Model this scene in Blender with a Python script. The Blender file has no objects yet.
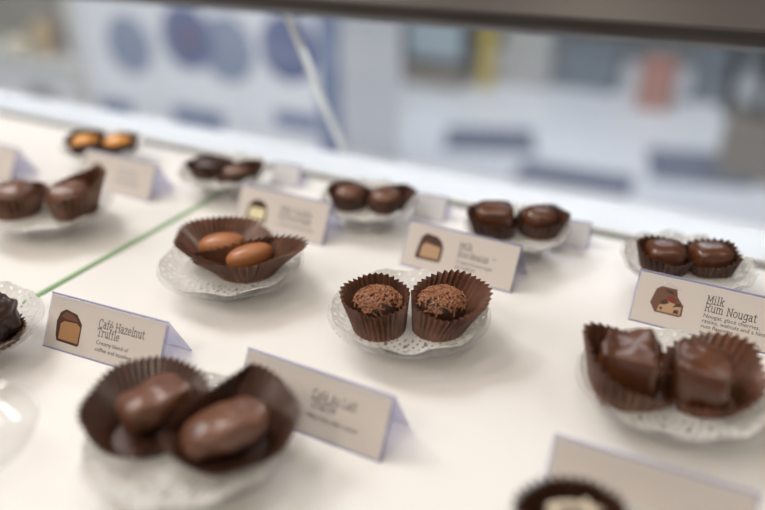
import bpy, bmesh, math, random
from mathutils import Vector, Matrix, noise
random.seed(7)
PI = math.pi
sin, cos = math.sin, math.cos
SC = bpy.context.scene
COL = SC.collection
SZ = 1.0                       # height of the display shelf above the shop floor
YAW = math.radians(27.388)     # camera heading, turned left of the case's depth axis
RV = Vector((cos(YAW), sin(YAW), 0))     # camera's right, on the shelf
GV = Vector((-sin(YAW), cos(YAW), 0))    # away from the camera, on the shelf

# ------------------------------------------------------------------ materials
def mat(name, color=(.8, .8, .8), rough=.5, spec=.5, metal=0, bump=None, var=None, coat=0, emit=None, sss=0, trans=0):
    m = bpy.data.materials.new(name); m.use_nodes = True
    nt = m.node_tree; b = nt.nodes['Principled BSDF']
    b.inputs['Base Color'].default_value = (*color, 1)
    b.inputs['Roughness'].default_value = rough
    b.inputs['Specular IOR Level'].default_value = spec
    b.inputs['Metallic'].default_value = metal
    b.inputs['Coat Weight'].default_value = coat
    b.inputs['Transmission Weight'].default_value = trans
    if emit:
        b.inputs['Emission Color'].default_value = (*emit[0], 1); b.inputs['Emission Strength'].default_value = emit[1]
    if bump or var:
        tc = nt.nodes.new('ShaderNodeTexCoord')
    if bump:                   # (scale, strength, distance)
        n = nt.nodes.new('ShaderNodeTexNoise'); n.inputs['Scale'].default_value = bump[0]; n.inputs['Detail'].default_value = 4
        bp = nt.nodes.new('ShaderNodeBump'); bp.inputs['Strength'].default_value = bump[1]; bp.inputs['Distance'].default_value = bump[2]
        nt.links.new(tc.outputs['Object'], n.inputs['Vector']); nt.links.new(n.outputs['Fac'], bp.inputs['Height'])
        nt.links.new(bp.outputs['Normal'], b.inputs['Normal'])
    if var:                    # (scale, second colour)
        n = nt.nodes.new('ShaderNodeTexNoise'); n.inputs['Scale'].default_value = var[0]; n.inputs['Detail'].default_value = 5
        mx = nt.nodes.new('ShaderNodeMix'); mx.data_type = 'RGBA'
        mx.inputs['A'].default_value = (*color, 1); mx.inputs['B'].default_value = (*var[1], 1)
        rp = nt.nodes.new('ShaderNodeMapRange'); rp.inputs['From Min'].default_value = .35; rp.inputs['From Max'].default_value = .65
        nt.links.new(tc.outputs['Object'], n.inputs['Vector']); nt.links.new(n.outputs['Fac'], rp.inputs['Value'])
        nt.links.new(rp.outputs['Result'], mx.inputs['Factor']); nt.links.new(mx.outputs['Result'], b.inputs['Base Color'])
    return m

def clear(name, tint, blend=.12, rough=.04, body=0.0, body_col=(.8, .8, .8)):
    """thin clear plastic or glass: transparent, with a fresnel gloss and some milky body"""
    m = bpy.data.materials.new(name); m.use_nodes = True
    nt = m.node_tree; nt.nodes.clear()
    out = nt.nodes.new('ShaderNodeOutputMaterial')
    tr = nt.nodes.new('ShaderNodeBsdfTransparent'); tr.inputs['Color'].default_value = (*tint, 1)
    gl = nt.nodes.new('ShaderNodeBsdfGlossy'); gl.inputs['Roughness'].default_value = rough
    lw = nt.nodes.new('ShaderNodeLayerWeight'); lw.inputs['Blend'].default_value = .5
    pw = nt.nodes.new('ShaderNodeMath'); pw.operation = 'POWER'; pw.inputs[1].default_value = 4
    ml = nt.nodes.new('ShaderNodeMath'); ml.operation = 'MULTIPLY_ADD'; ml.inputs[1].default_value = blend * 3; ml.inputs[2].default_value = .04; ml.use_clamp = True
    nt.links.new(lw.outputs['Facing'], pw.inputs[0]); nt.links.new(pw.outputs[0], ml.inputs[0])
    mx = nt.nodes.new('ShaderNodeMixShader')
    nt.links.new(ml.outputs[0], mx.inputs['Fac'])
    first = tr.outputs['BSDF']
    if body:
        df = nt.nodes.new('ShaderNodeBsdfDiffuse'); df.inputs['Color'].default_value = (*body_col, 1)
        m2 = nt.nodes.new('ShaderNodeMixShader'); m2.inputs['Fac'].default_value = body
        nt.links.new(tr.outputs['BSDF'], m2.inputs[1]); nt.links.new(df.outputs['BSDF'], m2.inputs[2]); first = m2.outputs['Shader']
    nt.links.new(first, mx.inputs[1]); nt.links.new(gl.outputs['BSDF'], mx.inputs[2])
    nt.links.new(mx.outputs['Shader'], out.inputs['Surface'])
    return m

def paper(name, color, second, rough, thin):
    """thin paper: mottled, lets some light through"""
    m = mat(name, color, rough, .6, var=(70, second)); nt = m.node_tree
    b = nt.nodes['Principled BSDF']; out = nt.nodes['Material Output']
    tl = nt.nodes.new('ShaderNodeBsdfTranslucent'); tl.inputs['Color'].default_value = (*[min(1, c * 1.15) for c in color], 1)
    mx = nt.nodes.new('ShaderNodeMixShader'); mx.inputs['Fac'].default_value = thin
    nt.links.new(b.outputs[0], mx.inputs[1]); nt.links.new(tl.outputs[0], mx.inputs[2]); nt.links.new(mx.outputs[0], out.inputs['Surface'])
    return m

def lace_material():
    """white paper doily: rings of punched holes and embossing"""
    m = bpy.data.materials.new('doily_paper'); m.use_nodes = True
    nt = m.node_tree; N = nt.nodes; L = nt.links
    b = N['Principled BSDF']; out = N['Material Output']
    b.inputs['Base Color'].default_value = (.86, .84, .81, 1); b.inputs['Roughness'].default_value = .7
    tc = N.new('ShaderNodeTexCoord'); sx = N.new('ShaderNodeSeparateXYZ'); L.new(tc.outputs['Object'], sx.inputs[0])
    def mth(op, a, c=None):
        n = N.new('ShaderNodeMath'); n.operation = op
        for i, v in enumerate((a, c)):
            if v is None: continue
            if isinstance(v, (int, float)): n.inputs[i].default_value = v
            else: L.new(v, n.inputs[i])
        return n.outputs[0]
    x, y = sx.outputs['X'], sx.outputs['Y']
    r = mth('SQRT', mth('ADD', mth('MULTIPLY', x, x), mth('MULTIPLY', y, y)))
    th = mth('ARCTAN2', y, x)
    hole = mth('MULTIPLY', mth('SINE', mth('ADD', mth('MULTIPLY', th, 40), mth('MULTIPLY', mth('FLOOR', mth('MULTIPLY', r, 290)), PI))),
               mth('SINE', mth('MULTIPLY', mth('FRACT', mth('MULTIPLY', r, 290)), PI)))
    big = mth('MULTIPLY', mth('SINE', mth('MULTIPLY', th, 18)), mth('SINE', mth('MULTIPLY', mth('FRACT', mth('MULTIPLY', r, 130)), PI)))
    band = mth('MULTIPLY', mth('GREATER_THAN', r, .027), mth('LESS_THAN', r, .0490))
    h = mth('MULTIPLY', mth('GREATER_THAN', mth('MAXIMUM', hole, mth('MULTIPLY', big, .80)), .66), band)
    tr = N.new('ShaderNodeBsdfTransparent'); tl = N.new('ShaderNodeBsdfTranslucent'); tl.inputs['Color'].default_value = (.86, .84, .80, 1)
    m1 = N.new('ShaderNodeMixShader'); m1.inputs['Fac'].default_value = .45
    L.new(b.outputs[0], m1.inputs[1]); L.new(tl.outputs[0], m1.inputs[2])
    m2 = N.new('ShaderNodeMixShader'); L.new(h, m2.inputs['Fac']); L.new(m1.outputs[0], m2.inputs[1]); L.new(tr.outputs[0], m2.inputs[2])
    L.new(m2.outputs[0], out.inputs['Surface'])
    bp = N.new('ShaderNodeBump'); bp.inputs['Strength'].default_value = .5; bp.inputs['Distance'].default_value = .0006
    L.new(mth('MAXIMUM', hole, big), bp.inputs['Height']); L.new(bp.outputs[0], b.inputs['Normal'])
    return m

M = {}
M['shelf'] = mat('white_shelf_laminate', (.86, .835, .80), .32, .35)
M['case_white'] = mat('case_white_paint', (.82, .82, .81), .3, .5)
M['sill'] = mat('white_sill_gloss', (.86, .87, .88), .12, .7)
M['track'] = mat('grey_door_track', (.20, .195, .165), .45, .5, .2)
M['bronze'] = mat('dark_bronze_header', (.040, .031, .026), .34, .8, .3)
M['green_edge'] = mat('green_glass_edge', (.26, .45, .22), .25, .5)
M['pale_edge'] = mat('pale_ground_glass_edge', (.86, .86, .80), .35, .5)
M['glass'] = clear('thin_clear_glass', (.975, .985, .98), .06, .02)
M['door_glass'] = clear('rear_door_glass', (.92, .94, .955), .04, .03)
M['dish'] = clear('clear_plastic_dish', (.975, .97, .965), .14, .08, .05, (.9, .9, .9))
M['holder'] = clear('clear_acrylic_lavender', (.86, .86, .95), .22, .05, .18, (.60, .60, .74))
M['white_card'] = paper('white_card_stock', (.86, .85, .85), (.85, .84, .84), .4, .25)
M['holder_edge'] = mat('acrylic_edge_blue', (.40, .40, .62), .2, .6)
M['card'] = paper('card_stock', (.80, .735, .68), (.79, .725, .67), .42, .22)
M['ink'] = mat('black_ink', (.05, .048, .05), .6, .3)
M['ink_soft'] = mat('grey_ink', (.07, .065, .065), .6, .3)
M['faint_ink'] = mat('faint_grey_ink', (.50, .48, .46), .6, .3)
M['pic_dark'] = mat('printed_chocolate_brown', (.075, .032, .018), .5, .4)
M['pic_mid'] = mat('printed_milk_brown', (.16, .075, .045), .5, .4)
M['pic_tan'] = mat('printed_tan_centre', (.42, .22, .10), .5, .4)
M['pic_caramel'] = mat('printed_caramel_centre', (.50, .32, .19), .5, .4)
M['pic_cream'] = mat('printed_cream_centre', (.78, .70, .45), .5, .4)
M['pic_red'] = mat('printed_cherry_red', (.22, .03, .02), .5, .4)
M['doily'] = lace_material()
M['cup'] = paper('brown_glassine_paper', (.215, .100, .061), (.110, .047, .027), .30, .03)
M['cup_shaded'] = paper('shaded_brown_glassine_paper', (.105, .046, .028), (.055, .024, .014), .34, .03)  # same brown paper, with the shade on these cups put into the colour
M['milk'] = mat('milk_chocolate', (.46, .180, .068), .34, .5, bump=(120, .10, .001), var=(60, (.37, .136, .050)))
M['choc'] = mat('glossy_chocolate', (.135, .046, .018), .27, .8, bump=(150, .25, .001), var=(55, (.080, .027, .011)))
M['choc_mat'] = mat('satin_chocolate', (.175, .068, .033), .36, .7, bump=(140, .25, .001), var=(60, (.105, .039, .018)))
M['dark'] = mat('dark_chocolate', (.050, .020, .011), .36, .5, bump=(120, .25, .001), var=(60, (.034, .013, .008)))
M['sprinkle'] = mat('chocolate_sprinkle', (.37, .155, .072), .30, .5)
M['orange'] = mat('candied_orange', (.82, .40, .085), .32, .5, bump=(200, .2, .001), var=(90, (.60, .19, .03)))
M['cream'] = mat('cream_icing', (.72, .62, .46), .45, .4)
M['blue'] = mat('blue_print', (.085, .12, .27), .5, .4, var=(9, (.16, .19, .33)))
M['paleblue'] = mat('pale_blue_print', (.27, .32, .43), .5, .4)
M['label_blue'] = mat('blue_grey_label', (.19, .24, .38), .5, .4)
M['cab'] = mat('white_cabinet_paint', (.84, .85, .88), .4, .4)
M['cab_warm'] = mat('cream_shelf_paint', (.72, .71, .65), .5, .4)
M['floor'] = mat('pale_floor_tile', (.70, .72, .78), .35, .5, var=(1.6, (.78, .80, .84)))
M['mat_grey'] = mat('blue_grey_floor_mat', (.13, .15, .21), .7, .3)
M['wall'] = mat('grey_green_wall', (.115, .135, .14), .6, .3, var=(1.2, (.16, .18, .185)))
M['wall_pale'] = mat('pale_grey_wall', (.42, .42, .40), .6, .3)
M['taupe'] = mat('taupe_laminate', (.25, .215, .18), .5, .4)
M['black'] = mat('black_metal', (.008, .009, .010), .35, .5)
M['screen'] = mat('pale_screen', (.36, .44, .48), .25, .6)
M['yellow'] = mat('mustard_plastic', (.48, .36, .05), .5, .4)
M['coral'] = mat('coral_cardboard', (.40, .19, .15), .6, .3)
M['slate'] = mat('slate_grey_card', (.15, .18, .21), .6, .3)
M['tan'] = mat('tan_card', (.55, .40, .22), .6, .3)
M['creamobj'] = mat('cream_ceramic', (.72, .66, .50), .4, .5)
M['plum'] = mat('plum_card', (.20, .14, .20), .6, .3)
M['greyobj'] = mat('grey_plastic', (.30, .31, .31), .5, .4)
M['brownobj'] = mat('brown_card', (.14, .09, .06), .6, .3)

# ------------------------------------------------------------------ helpers
def link(name, verts, faces, m, parent=None, smooth=False, loc=None):
    me = bpy.data.meshes.new(name); me.from_pydata([tuple(v) for v in verts], [], faces); me.update()
    bm = bmesh.new(); bm.from_mesh(me); bmesh.ops.recalc_face_normals(bm, faces=bm.faces); bm.to_mesh(me); bm.free()
    if smooth: me.shade_smooth()
    if m: me.materials.append(m)
    o = bpy.data.objects.new(name, me); COL.objects.link(o)
    if parent: o.parent = parent
    if loc is not None: o.location = loc
    return o

def tag(o, label, cat, group=None):
    o['label'] = label; o['category'] = cat
    if group: o['group'] = group
    return o

def thing(name, loc, label, cat, group=None, rz=0):
    o = bpy.data.objects.new(name, None); COL.objects.link(o); o.empty_display_size = .02
    o.location = loc; o.rotation_euler = (0, 0, rz)
    return tag(o, label, cat, group)

def box(x0, x1, y0, y1, z0, z1):
    v = [(x, y, z) for z in (z0, z1) for y in (y0, y1) for x in (x0, x1)]
    f = [(0, 2, 3, 1), (4, 5, 7, 6), (0, 1, 5, 4), (2, 6, 7, 3), (0, 4, 6, 2), (1, 3, 7, 5)]
    return v, f

def merge(*parts):
    V, F = [], []
    for v, f in parts:
        n = len(V); V += [tuple(p) for p in v]; F += [tuple(i + n for i in q) for q in f]
    return V, F

def bev(o, w, seg=2):
    md = o.modifiers.new('bevel', 'BEVEL'); md.width = w; md.segments = seg; md.limit_method = 'ANGLE'
    return o

def boxo(name, x0, x1, y0, y1, z0, z1, m, parent=None, bw=0, loc=None):
    o = link(name, *box(x0, x1, y0, y1, z0, z1), m, parent, loc=loc)
    if bw: bev(o, bw)
    return o

def lathe(prof, n=96, wave=None):
    V = []; F = []
    for (r, z) in prof:
        for i in range(n):
            t = 2 * PI * i / n
            V.append((r * cos(t), r * sin(t), z + (wave(r, t) if wave else 0)))
    for j in range(len(prof) - 1):
        for i in range(n):
            k = (i + 1) % n
            F.append((j * n + i, j * n + k, (j + 1) * n + k, (j + 1) * n + i))
    return V, F

def tube(points, rad, n=8):
    V = []; F = []; P = [Vector(p) for p in points]
    for j, p in enumerate(P):
        d = (P[min(j + 1, len(P) - 1)] - P[max(j - 1, 0)]).normalized()
        a = d.cross(Vector((0, 0, 1)));
        if a.length < 1e-3: a = d.cross(Vector((0, 1, 0)))
        a.normalize(); b = d.cross(a)
        for i in range(n):
            t = 2 * PI * i / n; V.append(p + (a * cos(t) + b * sin(t)) * rad)
    for j in range(len(P) - 1):
        for i in range(n):
            k = (i + 1) % n; F.append((j * n + i, j * n + k, (j + 1) * n + k, (j + 1) * n + i))
    F.append(tuple(range(n))); F.append(tuple(range((len(P) - 1) * n, len(P) * n)))
    return V, F

# ------------------------------------------------------------------ the display case
# two shelf panels meet at a thin green glass edge; the rear doors lean inwards and meet in line with it
XD = -.4240
case = thing('display_case', (0, 0, 0), 'white lit display case with sloping rear glass, holding the dishes of chocolates', 'display case')
boxo('case_body', -1.70, .70, .055, .56, .10, SZ - .019, M['case_white'], case, .004)
boxo('plinth', -1.68, .68, .09, .53, 0, .10, M['black'], case)
boxo('shelf_panel', -1.70, XD - .0022, .045, .566, SZ - .018, SZ, M['shelf'], case, .0012)
boxo('shelf_panel', XD + .0022, .70, .045, .566, SZ - .018, SZ, M['shelf'], case, .0012)
boxo('glass_edge', XD - .0019, XD + .0019, .045, .5655, SZ - .012, SZ + .0008, M['green_edge'], case)
boxo('door_track', -1.70, .70, .5665, .5830, SZ - .030, SZ - .003, M['track'], case)
boxo('track_lip', -1.70, .70, .5830, .5865, SZ - .030, SZ - .001, M['case_white'], case)
boxo('rear_sill', -1.70, .70, .5865, .712, SZ - .08, SZ - .030, M['sill'], case, .003)
rs = lambda z: .700 - (z + .004) * (.078 / .134)          # rear slope: depth at height z
# the stile where the two rear doors meet
V = []
for z in (-.0295, .175):
    for dx, dy in ((-.0022, 0), (.0022, 0), (.0022, .006), (-.0022, .006)):
        V.append((XD + dx, rs(z) + dy, z + SZ))
link('door_stile', V, [(0, 1, 2, 3), (4, 7, 6, 5), (0, 4, 5, 1), (1, 5, 6, 2), (2, 6, 7, 3), (3, 7, 4, 0)], M['pale_edge'], case)
# sloping rear doors, one per bay
for x0, x1 in ((-1.69, XD - .004), (XD + .004, .69)):
    V = []
    for z in (-.0285, .20):
        for dy in (.010, .014): V += [(x0, rs(z) + dy, z + SZ), (x1, rs(z) + dy, z + SZ)]
    link('rear_door_glass', V, [(0, 1, 3, 2), (4, 6, 7, 5), (0, 4, 5, 1), (2, 3, 7, 6), (0, 2, 6, 4), (1, 5, 7, 3)], M['door_glass'], case)
# header beam across the top of the doors
hp = [(.612, .1285), (.66, .1285), (.672, .137), (.672, .27), (.655, .275), (.640, .240), (.613, .195), (.599, .168), (.588, .145), (.589, .137), (.598, .1305)]
V = [(x, y, z + SZ + (-.008 if x < 0 else .032)) for x in (-1.72, .72) for y, z in hp]
n = len(hp)
hd = link('header_beam', V, [tuple(range(n)), tuple(range(2 * n - 1, n - 1, -1))] + [(i, (i + 1) % n, n + (i + 1) % n, n + i) for i in range(n)], M['bronze'], case)
bev(hd, .004, 3)
for x in (-1.72, .69):
    boxo('end_post', x, x + .03, .59, .74, SZ - .08, SZ + .13, M['bronze'], case, .002)

# ------------------------------------------------------------------ dishes and doilies
def dish_wave(R, amp, nw, ph):
    return lambda r, t: amp * max(0, (r - .6 * R) / (.4 * R)) ** 1.6 * sin(nw * t + ph)

def dish(pos, label, R=.051, amp=.0017, nw=9, ph=0, rise=.0045):
    w = dish_wave(R, amp, nw, ph)
    B = .0155; q = R * .78
    prof = [(.0002, B), (.0155, B), (.0168, B - .001), (.0195, .0003), (.0199, 0), (.0209, 0), (.0213, .0004), (.0186, B - .0012), (.0195, B), (q * .9, B), (q, B + .0004),
            (R * .89, B + rise * .38), (R * .96, B + rise * .8), (R, B + rise), (R + .0005, B + .0005 + rise), (R, B + .0010 + rise), (R * .96, B + .0010 + rise * .8),
            (R * .89, B + .0010 + rise * .38), (q, B + .0014), (q * .9, B + .0010), (.0002, B + .0010)]
    o = link('glass_dish', *lathe(prof, 144, w), M['dish'], smooth=True, loc=(pos[0], pos[1], SZ))
    o.rotation_euler.z = YAW
    return tag(o, label, 'dish', 'clear scalloped dishes on the shelf')

def doily(pos, label, R=.049, DR=.051, amp=.0017, nw=9, ph=0, rise=.0045, extra=.0012, wv=.0032):
    w = dish_wave(DR, amp, nw, ph)
    def bed(r):                                        # top of the dish at radius r, as its profile
        B = .0165; q = DR * .78
        ks = [(0, B), (q * .9, B), (q, B + .0004), (DR * .89, B + rise * .38), (DR * .96, B + rise * .8), (DR, B + rise)]
        for (a, za), (b, zb) in zip(ks, ks[1:]):
            if r <= b: return za + (zb - za) * (r - a) / (b - a)
        return ks[-1][1]
    n, rings = 216, 22; V = []; F = []
    for j in range(rings + 1):
        for i in range(n):
            t = 2 * PI * i / n
            rr = R * (j + .02) / (rings + .02)
            if j > rings - 3: rr *= 1 + .014 * (j - rings + 3) / 3 * abs(sin(18 * t))
            lift = .0007 + extra * max(0, rr / R - .8) / .2 + (wv * max(0, rr / R - .80) / .20) * (sin(10 * t + ph) + .5 * sin(6 * t + ph * 2) + 1.5) * .4
            V.append((rr * cos(t), rr * sin(t), bed(min(rr, DR)) + w(rr, t) + lift))
    for j in range(rings):
        for i in range(n):
            k = (i + 1) % n; F.append((j * n + i, j * n + k, (j + 1) * n + k, (j + 1) * n + i))
    F.append(tuple(range(n)))
    o = link('paper_doily', V, F, M['doily'], smooth=True, loc=(pos[0], pos[1], SZ))
    o.rotation_euler.z = YAW
    return tag(o, label, 'doily', 'white lace doilies on the dishes')

CUPZ = .0176           # where a cup's floor rests, above the shelf

# ------------------------------------------------------------------ fluted paper cups
def cup(plate, r, g, label, br=.015, a=.022, b=.021, h=.021, shift=(0, 0), tilt=(0, 0), rot=0, pleats=28, dh=0, dth=0,
        cut=None, amp=.080, power=2.0, group='brown fluted paper cups', z0=CUPZ, base=None, tooth=.0004, m='cup'):
    """fluted cup; offsets are metres to the right (r) and away (g) of the dish centre.
    a, b rim half-axes; dh adds height towards angle dth; cut=(nx, ny, c) presses it flat against that line."""
    ba, bb = base or (br, br)
    n = pleats * 4; rings = 9; V = []; F = []
    rnd = random.Random(hash(label) % 9999 if False else int((r + 1) * 1e4) + int((plate[0] + 3) * 1e4))
    p1, p2, p3 = (rnd.uniform(0, 6.28) for _ in range(3))
    for j in range(rings + 1):
        t = j / rings
        fl = t ** 1.15
        for i in range(n):
            th = 2 * PI * i / n
            ph = (i % 4) / 4
            zig = (1 - 4 * abs(ph - .5)) * (1 if True else 0)
            c, s = cos(th), sin(th)
            den = (abs(c) ** power + abs(s) ** power) ** (1 / power)
            ex, ey = c / den, s / den
            k = 1 + amp * (.35 + .65 * t) * zig * (1 + .25 * sin(3 * th + p3))
            wob = 1 + t * (.025 * sin(3 * th + p1) + .018 * sin(7 * th + p2))
            rx = (ba + (a - ba) * fl) * k * wob; ry = (bb + (b - bb) * fl) * k * wob
            x, y = rx * ex, ry * ey
            x, y = x * cos(rot) - y * sin(rot), x * sin(rot) + y * cos(rot)
            x += shift[0] * fl; y += shift[1] * fl
            if cut:
                q = x * cut[0] + y * cut[1] - cut[2]
                if q > 0: x -= cut[0] * (q - .0007 * zig * t); y -= cut[1] * (q - .0007 * zig * t)
            hh = h + dh * (.5 + .5 * cos(th + rot - dth)) + .0006 * sin(5 * th + p2) + tooth * zig
            z = hh * t + t * (tilt[0] * x + tilt[1] * y)
            V.append((x, y, z))
    for j in range(rings):
        for i in range(n):
            k = (i + 1) % n; F.append((j * n + i, j * n + k, (j + 1) * n + k, (j + 1) * n + i))
    F.append(tuple(range(n)))
    p = Vector((plate[0], plate[1], SZ + z0)) + RV * r + GV * g
    o = link('paper_cup', V, F, M[m], loc=p)
    o.rotation_euler.z = YAW
    so = o.modifiers.new('thickness', 'SOLIDIFY'); so.thickness = .00022; so.offset = 0
    return tag(o, label, 'paper cup', group)

# ------------------------------------------------------------------ chocolates
def blob(name, plate, r, g, dims, m, label, cat='chocolate', rot=0, ex=(2.4, 2.6), flat=.35, lump=0, lscale=60, ridges=None, z0=.0181, seed=0, group=None, tilt=(0, 0), res=(44, 72), top_taper=0.0):
    """a moulded or dipped chocolate: a superellipsoid with a flat foot, lumps and flow ridges"""
    a, b, h = dims[0] / 2, dims[1] / 2, dims[2]
    e1, e2 = ex; V = []; F = []; nu, nv = res
    for j in range(nu + 1):
        ph = -PI / 2 + PI * j / nu
        cz, sz = cos(ph), sin(ph)
        for i in range(nv):
            th = 2 * PI * i / nv
            c, s = cos(th), sin(th)
            pr = abs(cz) ** (2 / e1); pz = abs(sz) ** (2 / e1) * (1 if sz > 0 else -1)
            x = a * pr * abs(c) ** (2 / e2) * (1 if c > 0 else -1)
            y = b * pr * abs(s) ** (2 / e2) * (1 if s > 0 else -1)
            z = h * .5 * (pz + 1)
            tp = 1 - top_taper * (z / h)
            x *= tp; y *= tp
            if lump:
                w = noise.noise(Vector((x, y, z)) * lscale + Vector((seed * 7.3, seed * 3.1, 0)))
                w2 = noise.noise(Vector((x, y, z)) * lscale * 2.3 + Vector((seed * 2.3, 9, seed)))
                d = lump * (w + .4 * w2)
                nrm = Vector((x / a, y / b, (z / h - .5) * 2)); nrm = nrm.normalized() if nrm.length > 1e-4 else Vector((0, 0, 1))
                x += nrm.x * d; y += nrm.y * d; z += nrm.z * d
            if ridges:                     # (count, height, direction) swirls on the top
                u = x * cos(ridges[2]) + y * sin(ridges[2])
                wv = sin(u / a * ridges[0] * 1.6 + 1.2 * sin(y / b * 2.1 + seed))
                z += ridges[1] * wv * max(0, z / h - .45) / .55
            z += (tilt[0] * x + tilt[1] * y)
            V.append([x, y, max(z, 0.0 if not (tilt[0] or tilt[1]) else -1)])
    zm = min(v[2] for v in V)
    for v in V: v[2] -= zm
    for j in range(nu):
        for i in range(nv):
            k = (i + 1) % nv; F.append((j * nv + i, j * nv + k, (j + 1) * nv + k, (j + 1) * nv + i))
    p = Vector((plate[0], plate[1], SZ + z0)) + RV * r + GV * g
    o = link(name, V, F, m, smooth=True, loc=p)
    md = o.modifiers.new('weld', 'WELD'); md.merge_threshold = 1e-5
    o.rotation_euler.z = YAW + rot
    if label: tag(o, label, cat, group)
    return o

# ------------------------------------------------------------------ lettering: a slab-serif stroke alphabet
def arc(cx, cy, rx, ry, a0, a1, n=9):
    return [(cx + rx * cos(math.radians(a0 + (a1 - a0) * i / n)), cy + ry * sin(math.radians(a0 + (a1 - a0) * i / n))) for i in range(n + 1)]
def sf(x, y, w=1.0): return [(x - w, y), (x + w, y)]
GL = {
 'M': (8, [[(1.2, 0), (1.2, 7), (4, 2), (6.8, 7), (6.8, 0)], sf(1.2, 0), sf(6.8, 0), [(.2, 7), (1.2, 7)], [(6.8, 7), (7.8, 7)]]),
 'i': (3, [[(.4, 5), (1.5, 5), (1.5, 0)], sf(1.5, 0, 1.2), [(1.5, 6.5), (1.5, 7.3)]]),
 'l': (3, [[(.4, 7.5), (1.5, 7.5), (1.5, 0)], sf(1.5, 0, 1.2)]),
 'k': (5.6, [[(.2, 7.5), (1.2, 7.5), (1.2, 0)], sf(1.2, 0), [(4.4, 5), (1.2, 2)], [(2.4, 3.1), (4.6, 0)], sf(4.5, 0, .9), sf(4.3, 5, .9)]),
 'R': (7, [[(1.2, 0), (1.2, 7)], [(.2, 7)] + arc(3.9, 5.3, 1.8, 1.7, 90, -90) + [(1.2, 3.6)], [(3.6, 3.6), (5.6, 0)], sf(1.2, 0), sf(5.9, 0, .8)]),
 'u': (6.2, [[(.2, 5), (1.2, 5)] + arc(2.9, 1.7, 1.7, 1.7, 180, 300) + [(4.8, 2)], [(3.8, 5), (4.8, 5), (4.8, 0), (5.8, 0)]]),
 'm': (9.2, [[(.2, 5), (1.2, 5), (1.2, 0)], [(1.2, 3.4)] + arc(2.8, 3.4, 1.6, 1.6, 140, 0) + [(4.4, 0)], [(4.4, 3.4)] + arc(6, 3.4, 1.6, 1.6, 140, 0) + [(7.6, 0)], sf(1.2, 0), sf(4.4, 0, .8), sf(7.6, 0)]),
 'n': (6.2, [[(.2, 5), (1.2, 5), (1.2, 0)], [(1.2, 3.2)] + arc(3, 3.3, 1.8, 1.7, 150, 0) + [(4.8, 0)], sf(1.2, 0), sf(4.8, 0)]),
 'N': (7.6, [[(.2, 7), (1.3, 7), (6.2, 0), (6.2, 7)], [(1.3, 7), (1.3, 0)], sf(1.3, 0), sf(6.2, 7)]),
 'o': (5.6, [arc(2.8, 2.5, 2.2, 2.5, 0, 360, 18)]),
 'g': (5.8, [arc(2.6, 2.7, 2, 2.3, 0, 360, 18), [(5.6, 5), (4.6, 5), (4.6, -.5)] + arc(2.6, -.6, 2, 1.7, 0, -160)]),
 'a': (5.6, [arc(2.3, 1.5, 1.7, 1.5, 0, 360, 14), [(.9, 4.4)] + arc(2.4, 3.5, 1.6, 1.5, 120, 0) + [(4, 0), (5.2, 0)]]),
 't': (4.2, [[(1.6, 6.8), (1.6, 1.4)] + arc(2.8, 1.2, 1.2, 1.2, 180, 310), [(.3, 5), (3.6, 5)]]),
 'C': (7, [arc(3.7, 3.5, 3.1, 3.6, 50, 310, 18), [(5.7, 7), (5.7, 5)]]),
 'f': (4, [arc(3, 6, 1.4, 1.5, 60, 180) + [(1.6, 0)], sf(1.6, 0, 1.2), [(.3, 5), (3.4, 5)]]),
 'e': (5.4, [[(.6, 2.7), (4.7, 2.7)] + arc(2.6, 2.5, 2.1, 2.5, 5, 320, 16)]),
 'H': (8, [[(1.3, 0), (1.3, 7)], [(6.5, 0), (6.5, 7)], [(1.3, 3.6), (6.5, 3.6)], sf(1.3, 0), sf(1.3, 7), sf(6.5, 0), sf(6.5, 7)]),
 'z': (5.2, [[(.6, 4.2), (.6, 5), (4.4, 5), (.5, 0), (4.6, 0), (4.6, .9)]]),
 'T': (7, [[(3.4, 0), (3.4, 7)], [(.4, 5.6), (.4, 7), (6.4, 7), (6.4, 5.6)], sf(3.4, 0, 1.3)]),
 'r': (4.6, [[(.2, 5), (1.2, 5), (1.2, 0)], [(1.2, 3.2)] + arc(3, 3.2, 1.7, 1.8, 150, 50), sf(1.2, 0, 1.1)]),
 'B': (6.8, [[(1.2, 0), (1.2, 7)], [(.2, 7)] + arc(3.6, 5.35, 1.7, 1.65, 90, -90) + [(1.2, 3.7)], [(3.6, 3.7)] + arc(3.8, 1.85, 2, 1.85, 90, -90) + [(.2, 0)]]),
 'd': (6, [arc(2.6, 2.5, 2.1, 2.5, 0, 360, 18), [(3.7, 7.5), (4.7, 7.5), (4.7, 0), (5.7, 0)]]),
 'x': (5.6, [[(.8, 5), (4.6, 0)], [(4.6, 5), (.8, 0)], sf(.9, 5, .8), sf(4.5, 5, .8), sf(.9, 0, .8), sf(4.5, 0, .8)]),
 'A': (7.2, [[(1, 0), (3.6, 7), (6.2, 0)], [(2, 2.5), (5.2, 2.5)], sf(1, 0), sf(6.2, 0)]),
 'L': (6, [[(1.2, 7), (1.2, 0), (5.4, 0), (5.4, 1.6)], sf(1.2, 7), [(.2, 0), (1.2, 0)]]),
 'V': (7.2, [[(1, 7), (3.6, 0), (6.2, 7)], sf(1, 7), sf(6.2, 7)]),
 'c': (5.2, [arc(2.8, 2.5, 2.2, 2.5, 50, 310, 14), [(4.2, 5), (4.2, 3.7)]]),
}
GL['\u00e9'] = (GL['e'][0], GL['e'][1] + [[(2.2, 6.1), (3.6, 7.5)]])

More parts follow.
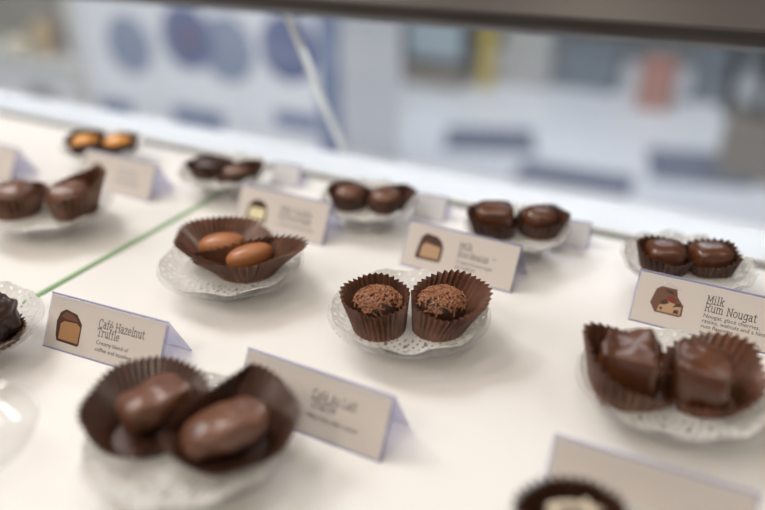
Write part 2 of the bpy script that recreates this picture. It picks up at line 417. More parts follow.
def strokes(text, x, y, cap, wid, z=0, xs=1.0):
    """ribbons lying in the card's face for one line of lettering"""
    V = []; F = []; k = cap / 7; pen = x
    for ch in text:
        if ch == ' ': pen += 3.6 * k * xs; continue
        adv, ss = GL[ch]
        for pl in ss:
            P = [Vector((pen + px * k * xs, y + py * k)) for px, py in pl]
            for p, q in zip(P, P[1:]):
                d = q - p
                if d.length < 1e-9: continue
                d.normalize(); nn = Vector((-d.y, d.x)) * wid / 2; e = d * wid * .4
                n0 = len(V)
                for w in (p - e + nn, p - e - nn, q + e - nn, q + e + nn): V.append((w.x, w.y, z))
                F.append((n0, n0 + 1, n0 + 2, n0 + 3))
        pen += (adv + .5) * k * xs
    return V, F

def plain_text(name, lines, size, parent, m, z):
    """small sans-serif lines, converted to one mesh"""
    V = []; F = []
    for (txt, x, y, s) in lines:
        cu = bpy.data.curves.new('line', 'FONT'); cu.body = txt; cu.size = s; cu.resolution_u = 2
        ob = bpy.data.objects.new('line', cu); COL.objects.link(ob)
        bpy.context.view_layer.update()
        me = bpy.data.meshes.new_from_object(ob.evaluated_get(bpy.context.evaluated_depsgraph_get()))
        n = len(V); V += [(v.co.x + x, v.co.y + y, z) for v in me.vertices]; F += [tuple(i + n for i in p.vertices) for p in me.polygons]
        bpy.data.objects.remove(ob); bpy.data.curves.remove(cu); bpy.data.meshes.remove(me)
    return link(name, V, F, m, parent)

def flat(name, poly, m, parent, z):
    return link(name, [(x, y, z) for x, y in poly], [tuple(range(len(poly)))], m, parent)

# ------------------------------------------------------------------ folded name cards in clear tents
HB, HH = .01659, .03027
LEAN = math.atan2(HH, HB)           # slope of the faces
SL = math.hypot(HB, HH)
def tent(pos, rz, label, L=.09, picture=None, title=(), body=(), scale=1.0, blank=False, rows=(), name='name_card', cat='name card', group='name cards in clear tents', tx=.0442):
    t = thing(name, (pos[0], pos[1], SZ), label, cat, group, rz)
    hb, hh = HB * scale, HH * scale; th = .0009
    # clear folded tent
    pr = [(-hb, 0), (-hb + .0012, 0), (0, hh - .0019), (hb - .0012, 0), (hb, 0), (.0004, hh), (-.0004, hh)]
    n = len(pr)
    V = [(x, y, z) for x in (-L / 2, L / 2) for y, z in pr]
    F = [(0, 1, 2, 5, 6), (2, 3, 4, 5)] + [(n + 6, n + 5, n + 2, n + 1, n), (n + 5, n + 4, n + 3, n + 2)]
    F += [(i, (i + 1) % n, n + (i + 1) % n, n + i) for i in range(n)]
    link('clear_tent', V, F, M['holder'], t)
    # bluish polished edges along the fold and the feet
    e = .0003
    link('tent_edge', *merge(box(-L / 2, L / 2, -e, e, hh - .0002, hh + .0006), box(-L / 2, L / 2, -hb - e, -hb + e * .6, 0, .0008)), M['holder_edge'], t)
    # front card, lying on the front face: local x along, local y up the slope
    c = bpy.data.objects.new('front_card', None)
    ang = math.atan2(hh, hb); sl = math.hypot(hb, hh)
    def mk(nm, V, F, m, par=t, z=0):
        # map face coordinates (x from left, y up the slope, z off the face) onto the slope
        W = []
        for x, y, zz in V:
            W.append((x - L / 2, -hb + y * cos(ang) - zz * sin(ang), y * sin(ang) + zz * cos(ang)))
        return link(nm, W, F, m, par)
    bpy.data.objects.remove(c)
    m0 = .0012
    fc = mk('front_card', *box(m0, L - m0, .0010, sl - .0008, .0003, .0006), M['white_card' if scale < 1 else 'card'])
    W = []
    V, F = box(m0, L - m0, .0010, sl - .0008, .0003, .0006)
    if blank: return t
    z = .00066
    def onface(o):
        for v in o.data.vertices:
            x, y, zz = v.co
            v.co = (x - L / 2, -hb + y * cos(ang) - zz * sin(ang), y * sin(ang) + zz * cos(ang))
    if title:
        parts = [strokes(s, tx, y, cap, .00045 * (cap / .005), z, xs) for (s, y, cap, xs) in title]
        mk('printed_title', *merge(*parts), M['ink_soft'], fc)
    if rows:
        mk('printed_rows', *merge(*[box(x, x + w, y, y + .0016, z, z + .00003) for x, y, w in rows]), M['faint_ink'], fc)
    if body:
        onface(plain_text('printed_description', body, .003, fc, M['ink'], z))
    if picture:
        for i, (nm, poly, mm) in enumerate(picture):
            onface(flat(nm, [(x * .001, y * .001) for x, y in poly], M[mm], fc, z + i * .00004))
    return t

def dome(x0, x1, y0, y1, n=14, flatk=2.6):
    cx = (x0 + x1) / 2; a = (x1 - x0) / 2; P = [(x1, y0), ]
    for i in range(n + 1):
        t = PI * i / n
        P.append((cx + a * abs(cos(t)) ** (2 / flatk) * (1 if cos(t) > 0 else -1), y0 + (y1 - y0) * (.25 + .75 * sin(t) ** (2 / flatk))))
    P.append((x0, y0)); return P

pic_bordeaux = [('printed_chocolate', [(11, 9.5), (12, 8), (31, 8.5), (32, 11), (32, 20), (30, 24), (26, 27), (17, 28), (13.5, 25), (12, 18)], 'pic_dark'),
                ('printed_centre', [(14.5, 10), (30, 10.2), (30, 19.5), (17.5, 21), (15, 18)], 'pic_caramel')]
pic_vanilla = [('printed_chocolate', dome(11.5, 32, 6.5, 24.5), 'pic_dark'), ('printed_centre', [(13.5, 8.5), (29.8, 8.5), (29.8, 18), (14, 17.5)], 'pic_cream')]
pic_truffle = [('printed_chocolate', [(9, 9.5), (8, 18), (10, 24), (14, 26.5), (23, 25), (28, 19.5), (28, 6.5), (27, 5.5), (10.5, 6)], 'pic_dark'),
               ('printed_sheen', [(11.5, 21.5), (14, 25), (21, 24), (25, 20.5), (15, 20.5)], 'pic_mid'),
               ('printed_centre', [(11.5, 7.5), (27, 7.2), (27.2, 17.5), (24, 19.5), (14, 19), (11.5, 17)], 'pic_tan')]
pic_nougat = [('printed_chocolate', [(11, 15), (13, 24.5), (16, 27), (25.5, 26.8), (27, 22), (31.5, 17), (31.8, 10.5), (30, 9.5), (15, 9.5)], 'pic_mid'),
              ('printed_centre', [(16, 10.5), (30.5, 10.6), (30.5, 16), (25, 17.5), (20, 19), (17, 15)], 'pic_caramel'),
              ('printed_raisin', [(17, 15), (20, 15.5), (22.5, 17), (20.5, 19.3), (18, 18)], 'pic_dark'),
              ('printed_raisin', [(25, 14.5), (27.5, 15.8), (30, 16), (29.5, 18.3), (26.5, 17)], 'pic_dark'),
              ('printed_raisin', [(26, 11.2), (29.5, 11.2), (29, 13.8), (26.5, 13.4)], 'pic_dark'),
              ('printed_raisin', [(17.3, 11.8), (19.2, 12), (19, 13.5), (17.6, 13.4)], 'pic_dark'),
              ('printed_cherry', [(22, 18), (25, 17.5), (27, 19.5), (23.5, 22), (20.5, 21)], 'pic_red'),
              ('printed_fold', [(18, 25.5), (23, 25.3), (25, 23), (21, 23.5)], 'pic_dark')]
tent((-.1722, .4630), -.028, 'white name card reading Milk Bordeaux, behind the sprinkle-topped chocolates', picture=pic_bordeaux,
     title=[('Milk', .0225, .0046, .72), ('Bordeaux', .0166, .0046, .74)], body=[('TM', .0705, .0195, .0020), ('Creamy brown sugar', .0442, .0118, .0033), ('and walnuts', .0442, .0080, .0033)])
tent((-.3298, .4640), -.015, 'white name card with a cream-centred dome picture, behind the two smooth oval chocolates', picture=pic_vanilla,
     title=[('Milk Vanilla', .0195, .0045, .76), ('Buttercream', .0136, .0045, .72)], body=[('Smooth vanilla buttercream', .0442, .0085, .0031)])
tent((-.3265, .2669), .0715, 'white name card reading Café Hazelnut Truffle, left of the blurred foreground dish', picture=pic_truffle,
     title=[('Caf\u00e9 Hazelnut', .0212, .0050, .65), ('Truffle', .0158, .0048, .66)], body=[('Creamy blend of', .0408, .0108, .0036), ('coffee and hazelnut', .0408, .0066, .0036)], tx=.0405)
tent((-.5135, .4661), -.017, 'small blurred name card with faint lines, in front of the orange candies', picture=pic_truffle[:1] and [('printed_chocolate', dome(12, 28, 8, 24), 'pic_mid')],
     rows=((.045, .022, .024), (.045, .0175, .026), (.044, .0130, .030), (.044, .0095, .030)))
tent((-.1785, .2702), -.0115, 'white name card reading Café Au Lait Truffle, half hidden behind the largest foreground cups', L=.093,
     picture=[('printed_chocolate', dome(11, 30, 7, 25), 'pic_dark'), ('printed_centre', dome(13, 28, 8.5, 20), 'pic_tan')],
     title=[('Caf\u00e9 Au Lait', .0205, .0048, .60), ('Truffle', .0158, .0046, .64)], body=[('Milky rich coffee center', .0455, .0100, .0033)], tx=.0465)
tent((-.0023, .4646), -.016, 'sharp name card reading Milk Rum Nougat, behind the two rippled square chocolates', picture=pic_nougat,
     title=[('Milk', .0228, .0050, .70), ('Rum Nougat', .0176, .0050, .66)],
     body=[('Nougat, glac\u00e9 cherries,', .0442, .0135, .0036), ('raisins, walnuts and a hint of', .0442, .0101, .0036), ('rum flavoring', .0442, .0067, .0036), ('Naturally and Artificially Flavored', .0442, .0028, .0026)])
tent((-.6601, .4372), -.015, 'blurred name card at the far left edge of the shelf, behind the two-cup dish', L=.09, blank=True)
tent((-.0080, .2815), .03, 'pale name card at the bottom right, behind the cream-striped chocolate', blank=True)

def acrylic_stand(pos, rz, label):
    return tent(pos, rz, label, L=.030, scale=.62, blank=True, name='small_card', cat='card', group='small blank cards by the rear dishes')
acrylic_stand((-.232, .540), .1, 'small blank card right of the rear dish with two brown domes')
acrylic_stand((-.112, .546), .1, 'small blank card right of the rear dish with the square and round pair')
acrylic_stand((-.383, .546), .1, 'small blank card right of the dark rear pair')

# ------------------------------------------------------------------ the dishes, row by row
OLD = dict(oval=(-.3093, .3631), sprinkle=(-.1646, .3534), nougat=(-.0095, .3665), lait=(-.2195, .2120), stripe=(-.0110, .2105),
           cluster=(-.4120, .2150), pair=(-.5085, .3710), orange=(-.5809, .5080), darkpair=(-.4290, .5070), domes=(-.2769, .5085), square=(-.1480, .5150), twin=(-.0212, .5150), empty=(-.3300, .1500))
P = {k: (x * .9787, y * .9787) for k, (x, y) in OLD.items()}                # centre of each pair of cups
DISH = {k: (x + GV.x * .0085, y + GV.y * .0085) for k, (x, y) in P.items()}  # the dishes reach a little further back
DISH.update(oval=(-.3080, .3622), sprinkle=(-.1685, .3617), nougat=(-.0098, .3613), empty=P['empty'], lait=(P['lait'][0] + GV.x * -.001, P['lait'][1] + GV.y * -.001))
for k in ('orange', 'darkpair', 'domes', 'square', 'twin'): DISH[k] = (P[k][0] + GV.x * .002, P[k][1] + GV.y * .002)
WHAT = dict(oval='two smooth oval milk chocolates', sprinkle='two sprinkle-covered truffles', nougat='two rippled square chocolates', lait='two large blurred chocolates in the foreground',
            stripe='cream-striped chocolates at the bottom edge', cluster='lumpy dark clusters at the left edge', pair='two round chocolates at the upper left', orange='orange candies at the far left',
            darkpair='dark flat pair at the rear left', domes='two brown domes at the rear', square='square and round pair at the rear', twin='two glossy squares at the rear right')
for i, (k, p) in enumerate(DISH.items()):
    if k == 'empty':
        dish(p, 'empty clear plastic dish at the bottom left corner', R=.048, amp=.0004, nw=9, rise=.0070)
        continue
    ph = i * 1.37
    small = k in ('domes', 'square', 'twin', 'orange', 'darkpair')
    kw = dict(amp=.0018, nw=12, rise=.0085) if small else dict(amp=.0004, nw=9, rise=.0042)
    R = .041 if small else .051
    if k == 'twin': R = .045
    if k == 'stripe': R = .047
    dish(p, 'clear scalloped dish under the ' + WHAT[k], R=R, ph=ph, **kw)
    doily(p, 'white lace doily under the ' + WHAT[k], R=R - .0022, DR=R, ph=ph, extra=.0004 if small else .0008, wv=.001 if small else .0030, **kw)

# --- sprinkle truffles (centre)
p = P['sprinkle']
cup(p, -.0180, .003, 'upright fluted cup around the left sprinkle truffle', br=.0160, a=.0200, b=.0205, h=.0185, shift=(-.0025, .003), dh=.006, dth=1.7, pleats=34, amp=.072, tooth=.0002)
cup(p, .0180, .003, 'wide leaning fluted cup around the right sprinkle truffle', br=.0160, a=.0230, b=.0220, h=.0165, shift=(.0075, .004), dh=.009, dth=1.1, pleats=36, amp=.072, tooth=.0002, cut=(-1, 0, .0158))
def sprinkles(tr, dims, seed):
    rn = random.Random(seed); a, b, h = dims[0] / 2, dims[1] / 2, dims[2]
    base = link('sprinkle', *tube([(-.0026, 0, 0), (-.0024, 0, 0), (.0024, 0, 0), (.0026, 0, 0)], .00042, 6), M['sprinkle'], tr, smooth=True)
    me = base.data; bpy.data.objects.remove(base)
    cand = []
    for i in range(250):
        u = rn.uniform(0, 2 * PI); q = rn.random() ** .5 * .97
        x, y = a * q * cos(u), b * q * sin(u)
        z = h * (.5 + .5 * (1 - q ** 2.6) ** (1 / 2.6)) + .0002
        nr = Vector((x / a ** 2 * q, y / b ** 2 * q, (.35 + (1 - q)) * 1 / (h / 2))).normalized()
        t = Vector((rn.uniform(-1, 1), rn.uniform(-1, 1), rn.uniform(-1, 1))); t = (t - nr * t.dot(nr)).normalized()
        t = (t + nr * rn.uniform(-.18, .22)).normalized()
        cand.append((Vector((x, y, z)) + nr * rn.uniform(0, .0012), t, nr))
    cand.sort(key=lambda c: c[0].y - c[0].z * .6)
    VV, FF = [], []
    for i, (c, t, nr) in enumerate(cand):
        s = nr.cross(t).normalized(); n2 = t.cross(s)
        mx = Matrix((t, s, n2)).transposed().to_4x4(); mx.translation = c
        if i < 100:
            o = bpy.data.objects.new('sprinkle', me); COL.objects.link(o); o.parent = tr; o.matrix_local = mx
        else:
            n0 = len(VV); VV += [mx @ v.co for v in me.vertices]; FF += [tuple(k + n0 for k in f.vertices) for f in me.polygons]
    o = link('sprinkle_coating', VV, FF, M['sprinkle'], tr, smooth=True); o['kind'] = 'stuff'
D = (.0295, .0275, .0235)
t1 = blob('sprinkle_truffle', p, -.0190, .0045, D, M['dark'], 'left truffle coated in chocolate sprinkles, in the upright cup', ex=(2.6, 2.1), lump=.0006, lscale=160, seed=1)
t2 = blob('sprinkle_truffle', p, .0200, .0045, D, M['dark'], 'right truffle coated in chocolate sprinkles, in the leaning cup', ex=(2.6, 2.1), lump=.0006, lscale=160, seed=2)
sprinkles(t1, D, 5); sprinkles(t2, D, 9)

# --- smooth ovals (centre left)
p = P['oval']
cup(p, -.0090, .0150, 'wide-open fluted cup around the rear smooth oval chocolate', br=.0150, a=.0330, b=.0275, h=.0150, shift=(0, .004), dh=.006, dth=1.9, pleats=48, amp=.065, cut=(.42, -.9075, .0105), base=(.017, .014))
cup(p, .0120, -.0040, 'boat-shaped fluted cup around the front smooth oval chocolate', br=.0150, a=.0375, b=.0230, h=.0170, shift=(.0005, .002), pleats=38, amp=.105, cut=(-.42, .9075, .0125), power=1.75, tooth=.0010, rot=.18, base=(.018, .013), dh=.003, dth=.6)
blob('oval_chocolate', p, -.0090, .0185, (.0340, .0225, .0175), M['milk'], 'rear smooth oval milk chocolate in the wide-open cup', rot=.12, ex=(2.2, 2.2), tilt=(.05, -.1), z0=.0200)
blob('oval_chocolate', p, .0130, .0020, (.0330, .0200, .0165), M['milk'], 'front smooth oval milk chocolate in the boat-shaped cup', rot=.38, ex=(2.3, 2.3), tilt=(.10, -.1), z0=.0200)

# --- rippled nougat squares (right)
p = P['nougat']
cup(p, -.0245, .0010, 'fluted cup with a tall left wall around the left rippled square', a=.0235, b=.0240, h=.0060, dh=.024, dth=2.75, pleats=29, base=(.0185, .0195), power=3.2, cut=(1, 0, .0222), amp=.07)
cup(p, .0130, -.0065, 'fluted cup fanned out to the right around the right rippled square', a=.0240, b=.0235, h=.0060, dh=.018, dth=.9, shift=(.0065, .004), pleats=34, base=(.0175, .0170), power=2.6, cut=(-1, 0, .0155), amp=.07)
blob('nougat_square', p, -.0250, .0000, (.0310, .0310, .0310), M['choc'], 'left rippled square chocolate before the Rum Nougat card', rot=-.42, ex=(7, 7), lump=.0036, lscale=95, ridges=(3, .0012, .4), seed=3, top_taper=.06)
blob('nougat_square', p, .0105, -.0065, (.0280, .0290, .0260), M['choc'], 'right rippled square chocolate before the Rum Nougat card', rot=-.36, ex=(8, 8), lump=.0034, lscale=95, ridges=(3, .0011, 1.2), seed=8, top_taper=.03)

# --- large foreground pair
p = P['lait']
cup(p, -.0200, .0040, 'large blurred fluted cup at the foreground left, leaning back', a=.0310, b=.0325, h=.0070, dh=.0135, dth=2.2, shift=(-.001, .005), pleats=54, amp=.045, base=(.019, .018), cut=(.72, -.694, .0172), m='cup_shaded', z0=CUPZ + .0010)
cup(p, .0200, -.0060, 'large blurred fluted cup at the foreground right, beside the Caf\u00e9 Au Lait card', a=.0330, b=.0315, h=.0070, dh=.0170, dth=1.75, shift=(.001, .006), pleats=54, amp=.045, base=(.019, .018), cut=(-.72, .694, .0186), m='cup_shaded', z0=CUPZ + .0010)
blob('truffle_chocolate', p, -.0195, .0120, (.0360, .0290, .0170), M['choc_mat'], 'rear left foreground truffle, blurred, in the larger cup', rot=.55, ex=(3.6, 3.2), lump=.0026, lscale=70, seed=4, tilt=(.10, -.20), z0=.0212)
blob('truffle_chocolate', p, .0205, -.0090, (.0400, .0290, .0175), M['choc_mat'], 'front right foreground truffle, blurred, beside the Caf\u00e9 Au Lait card', rot=.40, ex=(3.6, 3.2), lump=.0026, lscale=70, seed=6, tilt=(.12, -.22), z0=.0212)

# --- cream-striped (bottom right)
p = P['stripe']
def striped(r, g, label, rot):
    o = blob('striped_chocolate', p, r, g, (.0320, .0300, .0190), M['dark'], label, ex=(2.8, 3.0), lump=.0006, seed=r * 99, rot=rot)
    for (x0, y0, x1, y1) in ((-.0125, -.004, .0005, .0130), (.0000, .0130, .0125, -.004), (-.0125, .0040, .0002, -.0120), (0, -.0120, .0125, .0040)):
        pts = []
        for k in range(9):
            f = k / 8; x = x0 + (x1 - x0) * f; y = y0 + (y1 - y0) * f
            qx, qy = abs(x) / .016, abs(y) / .015; q = min(.999, (qx ** 3 + qy ** 3) ** (1 / 3))
            pts.append((x, y, .0190 * (.5 + .5 * (1 - q ** 2.8) ** (1 / 2.8)) + .0004))
        link('icing_stripe', *tube(pts, .0017, 8), M['cream'], o, smooth=True)
    return o
cup(p, -.0075, .0260, 'dark fluted cup with the cream-striped chocolate, bottom right', br=.017, a=.0240, b=.0235, h=.0205, pleats=36, cut=(1, 0, .0210), m='cup_shaded')
cup(p, .0270, .0020, 'fluted cup at the bottom edge, mostly cut off by the frame', br=.017, a=.0225, b=.0235, h=.0190, pleats=36, cut=(-1, 0, .0180), m='cup_shaded')
striped(-.0075, .0262, 'dark chocolate crossed with cream stripes at the bottom edge', .75)
striped(.0270, .0020, 'second cream-striped chocolate, cut off by the bottom edge', .4)

# --- dark clusters (left edge)
p = P['cluster']
cup(p, -.0095, .0060, 'fluted cup around the cluster cut off by the left edge', a=.0230, b=.0225, h=.0140, pleats=29, br=.017)
cup(p, .0275, -.0005, 'fluted cup around the lumpy cluster in view at the left edge', a=.0180, b=.0185, h=.0060, dh=.001, dth=.5, pleats=29, br=.016, shift=(.001, 0), cut=(-1, 0, .0135))
blob('nut_cluster', p, -.0095, .0060, (.0300, .0300, .0220), M['dark'], 'lumpy dark nut cluster cut off by the left edge', ex=(2.4, 2.4), lump=.0042, lscale=110, seed=12)
blob('nut_cluster', p, .0275, .0005, (.0320, .0330, .0270), M['dark'], 'lumpy dark nut cluster beside the Hazelnut card', ex=(2.4, 2.4), lump=.0042, lscale=110, seed=15)

# --- round pair (upper left)
p = P['pair']
cup(p, -.0230, .0040, 'fluted cup at the upper left edge, left of the two', br=.0175, a=.0240, b=.0225, h=.0185, pleats=29, cut=(.96, -.28, .0225))
cup(p, .0245, .0020, 'fluted cup at the upper left with a tall pinched right corner', br=.0170, a=.0245, b=.0225, h=.0150, dh=.018, dth=.45, shift=(.003, 0), pleats=29, cut=(-.96, .28, .0215))
blob('round_chocolate', p, -.0230, .0040, (.0370, .0350, .0250), M['choc_mat'], 'left round milk chocolate at the upper left edge', ex=(2.3, 2.2), lump=.0012, lscale=60, seed=21)
blob('round_chocolate', p, .0220, .0020, (.0350, .0340, .0255), M['choc_mat'], 'right round chocolate at the upper left, darker with a swirl', ex=(2.3, 2.3), lump=.0014, lscale=60, ridges=(2, .0012, .6), seed=23)

# --- rear row
def pair(p, spec_cups, spec_chocs):
    for s in spec_cups: cup(p, *s[:3], m='cup_shaded', **s[3])
    for s in spec_chocs: blob(s[0], p, *s[1:6], **s[6])
pair(P['orange'],
     [(-.0165, -.0030, 'dark cup around the left orange candy', dict(br=.0145, a=.0185, b=.0185, h=.0125, pleats=26, dh=.004, dth=1.6, cut=(1, 0, .0160))),
      (.0165, -.0050, 'dark cup around the right orange candy', dict(br=.0145, a=.0190, b=.0185, h=.0115, dh=.003, dth=.6, pleats=26, cut=(-1, 0, .0160)))],
     [('candied_fruit', -.0165, -.0030, (.0265, .0255, .0160), M['orange'], 'left candied orange piece at the rear left', dict(ex=(2.3, 2.4), lump=.001, seed=31)),
      ('candied_fruit', .0165, -.0050, (.0275, .0255, .0160), M['orange'], 'right candied orange piece at the rear left', dict(ex=(2.3, 2.4), lump=.001, seed=33))])
pair(P['darkpair'],
     [(-.0120, .0040, 'dark cup around the flat chocolate over the shelf joint', dict(br=.015, a=.0205, b=.0185, h=.0095, dh=.003, dth=2.4, pleats=28, base=(.018, .014), cut=(.72, -.69, .0110))),
      (.0120, -.0070, 'low dark cup opened to the right, over the shelf joint', dict(br=.015, a=.0230, b=.0165, h=.0080, dh=.006, dth=.5, pleats=28, base=(.018, .013), cut=(-.72, .69, .0070), shift=(.003, 0)))],
     [('flat_chocolate', -.0130, .0050, (.0310, .0225, .0135), M['dark'], 'dark flat chocolate at the rear, over the shelf joint', dict(ex=(2.4, 2.4), lump=.001, seed=41, rot=-.1)),
      ('flat_chocolate', .0140, -.0075, (.0260, .0180, .0115), M['choc_mat'], 'small greyish flat chocolate in the low rear cup', dict(ex=(2.4, 2.4), lump=.001, seed=43, rot=.1))])
pair(P['domes'],
     [(-.0155, .0020, 'dark cup around the left rear dome', dict(br=.014, a=.0175, b=.0175, h=.0110, dh=.005, dth=2.6, pleats=26, cut=(.9, -.44, .0140))),
      (.0145, -.0040, 'dark cup with a pulled-out right lip around the right rear dome', dict(br=.014, a=.0200, b=.0170, h=.0095, dh=.006, dth=.4, pleats=26, shift=(.004, .001), cut=(-.9, .44, .0150)))],
     [('domed_chocolate', -.0155, .0020, (.0255, .0245, .0175), M['choc_mat'], 'left brown dome in the rear dish right of the shelf joint', dict(ex=(2.3, 2.3), seed=51)),
      ('domed_chocolate', .0145, -.0040, (.0265, .0245, .0165), M['choc_mat'], 'right brown dome in the rear dish right of the shelf joint', dict(ex=(2.3, 2.4), seed=53))])
pair(P['square'],
     [(-.0175, .0040, 'dark cup around the square chocolate in the rear row', dict(a=.0195, b=.0185, h=.0110, dh=.006, dth=2.6, pleats=26, base=(.0155, .0155), power=2.4, cut=(.97, .24, .0170))),
      (.0175, .0040, 'dark cup around the round chocolate in the rear row', dict(br=.0150, a=.0195, b=.0185, h=.0110, dh=.005, dth=.5, pleats=26, shift=(.002, 0), cut=(-.97, -.24, .0160)))],
     [('square_chocolate', -.0175, .0040, (.0290, .0260, .0225), M['choc'], 'square-topped chocolate in the rear row', dict(ex=(4.5, 4), lump=.0012, seed=61, rot=-.1)),
      ('round_chocolate', .0175, .0040, (.0280, .0260, .0200), M['choc'], 'rounded chocolate beside the square one in the rear row', dict(ex=(2.6, 2.5), lump=.0012, seed=63))])
pair(P['twin'],
     [(-.0155, .0045, 'dark cup around the left glossy square at the rear right', dict(a=.0180, b=.0180, h=.0100, dh=.006, dth=2.4, pleats=26, base=(.0150, .0150), power=2.6, cut=(1, 0, .0150))),
      (.0155, .0025, 'dark cup around the right glossy square at the rear right', dict(a=.0175, b=.0175, h=.0085, dh=.007, dth=.6, pleats=26, base=(.0150, .0150), power=3, cut=(-1, 0, .0150)))],
     [('square_chocolate', -.0155, .0040, (.0265, .0250, .0185), M['choc'], 'left glossy square chocolate at the rear right', dict(ex=(3.4, 3.4), lump=.001, seed=71, rot=-.12)),
      ('square_chocolate', .0155, .0020, (.0265, .0245, .0180), M['choc'], 'right glossy square chocolate at the rear right', dict(ex=(3.6, 3.6), lump=.001, seed=73, rot=-.04))])

# ------------------------------------------------------------------ the shop behind the case
def structure(o): o['kind'] = 'structure'; return o
structure(boxo('floor', -7, 4, -1.5, 7, -.05, 0, M['floor']))
structure(boxo('wall_back', -7, 4, 5.6, 5.7, 0, 3.0, M['wall']))

# white cabinet with round blue emblems
cb = thing('storage_cabinet', (-1.69, 2.0, 0), 'white cabinet with blue round emblems behind the counter, left of the view', 'cabinet')
boxo('cabinet_body', -.62, .50, .012, .45, .06, .98, M['cab'], cb, .006)
boxo('cabinet_base', -.60, .48, .03, .43, 0, .06, M['greyobj'], cb)
boxo('edge_trim', .425, .50, -.001, .012, .07, .975, M['label_blue'], cb)
for x0, x1 in ((-.615, -.250), (-.245, .120), (.125, .42)):
    d = boxo('cabinet_door', x0, x1, 0, .012, .07, .975, M['cab'], cb, .002)
def disc(x, z, r, m, y=-.0015, th=.0015):
    V = []; n = 48
    for yy in (y, y + th):
        for i in range(n): V.append((x + r * cos(2 * PI * i / n), yy, z + r * sin(2 * PI * i / n)))
    F = [tuple(range(n)), tuple(range(2 * n - 1, n - 1, -1))] + [(i, (i + 1) % n, n + (i + 1) % n, n + i) for i in range(n)]
    return link('round_emblem', V, F, m, cb)
disc(-.375, .688, .106, M['paleblue'])
disc(.068, .716, .112, M['paleblue'])
disc(-.100, .742, .110, M['blue'], -.0035)
disc(.315, .745, .108, M['blue'])
for x, z, w in ((-.115, .742, .014), (-.068, .742, .014)):
    boxo('emblem_bar', x - w, x + w, -.005, -.0035, z - .035, z + .035, M['plum'], cb)
for x, z, w, hh in ((-.490, .440, .085, .030), (-.090, .458, .115, .034), (.330, .510, .085, .030)):
    boxo('label_strip', x - w, x + w, -.003, 0, z - hh, z + hh, M['label_blue'], cb)

# cream shelving further left with goods on it
sh = thing('shelf_unit', (-2.75, 2.0, 0), 'cream open shelving at the far left behind the case', 'shelf')
boxo('side_panel', -.46, -.43, 0, .4, 0, 1.0, M['cab_warm'], sh)
boxo('side_panel', .38, .43, 0, .4, 0, 1.0, M['cab_warm'], sh)
boxo('back_panel', -.43, .38, .38, .4, 0, 1.0, M['cab_warm'], sh)
for z in (.08, .36, .56, .98): boxo('shelf_board', -.43, .38, 0, .38, z, z + .02, M['cab_warm'], sh)
def crate(x, y, z, w, d, h, m, name, label, cat):
    o = boxo(name, -w / 2, w / 2, 0, d, 0, h, m, loc=(x, y, z)); bev(o, .004); return tag(o, label, cat)
def pot(x, y, z, r, h, m, name, label, cat):
    o = link(name, *lathe([(.001, 0), (r * .85, 0), (r, h * .3), (r * .95, h * .8), (r * .6, h), (.001, h)], 32), m, smooth=True, loc=(x, y, z)); return tag(o, label, cat)
pot(-2.62, 2.10, .58, .050, .13, M['tan'], 'tan_jar', 'tan rounded jar on the far left shelf', 'jar')
pot(-2.74, 2.06, .58, .055, .07, M['creamobj'], 'cream_bowl', 'cream low bowl on the far left shelf', 'bowl')
crate(-2.62, 2.28, .58, .12, .08, .17, M['brownobj'], 'brown_carton', 'brown carton behind the tan jar', 'box')
crate(-2.46, 2.10, .58, .13, .12, .12, M['plum'], 'plum_carton', 'plum coloured carton on the far left shelf', 'box')
wc = crate(-2.66, 2.015, .38, .50, .20, .165, M['case_white'], 'white_carton', 'long white carton with a grey handle on the lower left shelf', 'box')
boxo('handle', -.02, .14, -.012, 0, .045, .095, M['greyobj'], wc, .003)

# floor mats
for x, y, w, d, rz, lab in ((-1.20, 3.52, .46, .36, .35, 'grey floor mat at the centre of the shop floor'), (-.68, 3.20, .52, .22, .06, 'narrow blue grey floor mat nearest the case'), (-.20, 3.60, .44, .42, .2, 'blue grey floor mat before the plinth')):
    o = boxo('floor_mat', -w / 2, w / 2, -d / 2, d / 2, 0, .012, M['mat_grey'], loc=(x, y, 0)); bev(o, .004); o.rotation_euler.z = rz; tag(o, lab, 'mat')
# low taupe cabinet and framed screen
crate(-2.10, 4.30, 0, .80, .35, .10, M['taupe'], 'low_platform', 'low taupe platform under the dark-framed screen', 'platform')
mo = thing('display_screen', (-1.90, 4.42, .10), 'dark framed screen with a pale face standing on the taupe platform', 'screen')
boxo('screen_frame', -.29, .27, 0, .06, .0, .44, M['black'], mo, .02); boxo('screen_face', -.20, .17, -.006, 0, .06, .36, M['screen'], mo)
crate(-1.58, 4.45, 0, .09, .08, .42, M['yellow'], 'yellow_canister', 'mustard yellow canister right of the dark-framed screen', 'canister')
crate(-1.36, 4.6, 0, .30, .1, .55, M['wall_pale'], 'pale_cupboard', 'narrow pale cupboard beside the yellow canister', 'cupboard')
crate(-2.55, 4.7, 0, .42, .2, .75, M['wall_pale'], 'pale_cupboard', 'pale cupboard between the white cabinet and the dark screen', 'cupboard')
crate(-.555, 4.45, 0, .19, .20, .27, M['coral'], 'coral_carton', 'coral orange carton against the grey wall', 'box')
crate(-1.02, 4.70, 0, .40, .20, .26, M['slate'], 'slate_carton', 'slate grey carton left of the coral carton', 'box')
crate(-.27, 4.75, 0, .24, .20, .34, M['slate'], 'slate_carton', 'tall slate grey carton right of the coral carton', 'box')
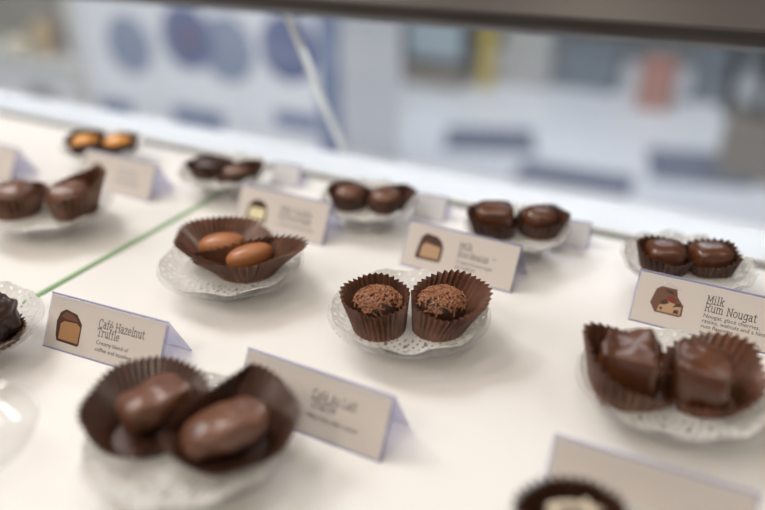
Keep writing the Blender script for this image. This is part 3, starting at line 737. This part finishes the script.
# taupe plinth with a black stool
crate(.03, 3.50, 0, .30, .34, .26, M['taupe'], 'taupe_plinth', 'taupe plinth at the right behind the case', 'plinth')
st = thing('bar_stool', (-.07, 3.68, .26), 'black metal stool standing on the taupe plinth at the right', 'stool')
for sx, sy in ((-1, -1), (1, -1), (-1, 1), (1, 1)):
    link('leg', *tube([(sx * .062, sy * .030, 0), (sx * .075, sy * .035, .18), (sx * .062, sy * .030, .42)], .024, 8), M['black'], st, smooth=True)
link('seat', *lathe([(.001, .42), (.14, .42), (.15, .44), (.14, .46), (.001, .46)], 32), M['black'], st, smooth=True)

# ------------------------------------------------------------------ light
w = bpy.data.worlds.new('World'); SC.world = w; w.use_nodes = True
bg = w.node_tree.nodes['Background']; bg.inputs['Color'].default_value = (1.0, .955, .91, 1); bg.inputs['Strength'].default_value = .25
def area(name, loc, target, size, power, color=(1, 1, 1), sy=None):
    l = bpy.data.lights.new(name, 'AREA'); l.energy = power; l.color = color; l.size = size
    if sy: l.shape = 'RECTANGLE'; l.size_y = sy
    o = bpy.data.objects.new(name, l); COL.objects.link(o); o.location = loc
    o.rotation_euler = (Vector(target) - Vector(loc)).to_track_quat('-Z', 'Y').to_euler()
    return o
WARM = (1.0, .90, .785)
for x, pw in ((-1.10, 4.0), (-.62, 2.5), (-.06, 1.7), (.46, 1.5)):
    area('ceiling_spot', (x - .05, .36, SZ + 1.15), (x, .36, SZ), .13, pw, WARM if x > -1 else (1.0, .95, .88))
for x in (-1.3, -.5, .3):
    area('ceiling_lamp', (x, -.75, SZ + 1.25), (x, .36, SZ), .30, 5.9, WARM)
for x in (-1.06, .13):
    area('header_led_strip', (x, .652, SZ + .120), (x, .735, SZ + .030), 1.15, 1.5, (.93, .96, 1.0), .015)
area('daylight_window', (-2.2, .9, 3.2), (-1.7, 3.0, .6), 1.6, 85, (.97, .97, 1.0))
area('shop_ceiling_light', (-.6, 3.4, 3.2), (-.6, 3.4, 0), 1.4, 95, (.97, .97, 1.0))

# ------------------------------------------------------------------ camera
cam = bpy.data.cameras.new('Camera'); co = bpy.data.objects.new('Camera', cam); COL.objects.link(co); SC.camera = co
cam.sensor_width = 36; cam.lens = 36 * 744 / 765; cam.clip_start = .02
co.location = (0, 0, SZ + .2705)
co.rotation_euler = (math.radians(90 - 27.815), 0, YAW)
cam.dof.use_dof = True; cam.dof.focus_distance = .466; cam.dof.aperture_fstop = 1.9; cam.dof.aperture_blades = 0
vs = SC.view_settings
vs.view_transform = 'Standard'; vs.look = 'None'; vs.exposure = -0.46; vs.gamma = 1; vs.use_curve_mapping = False
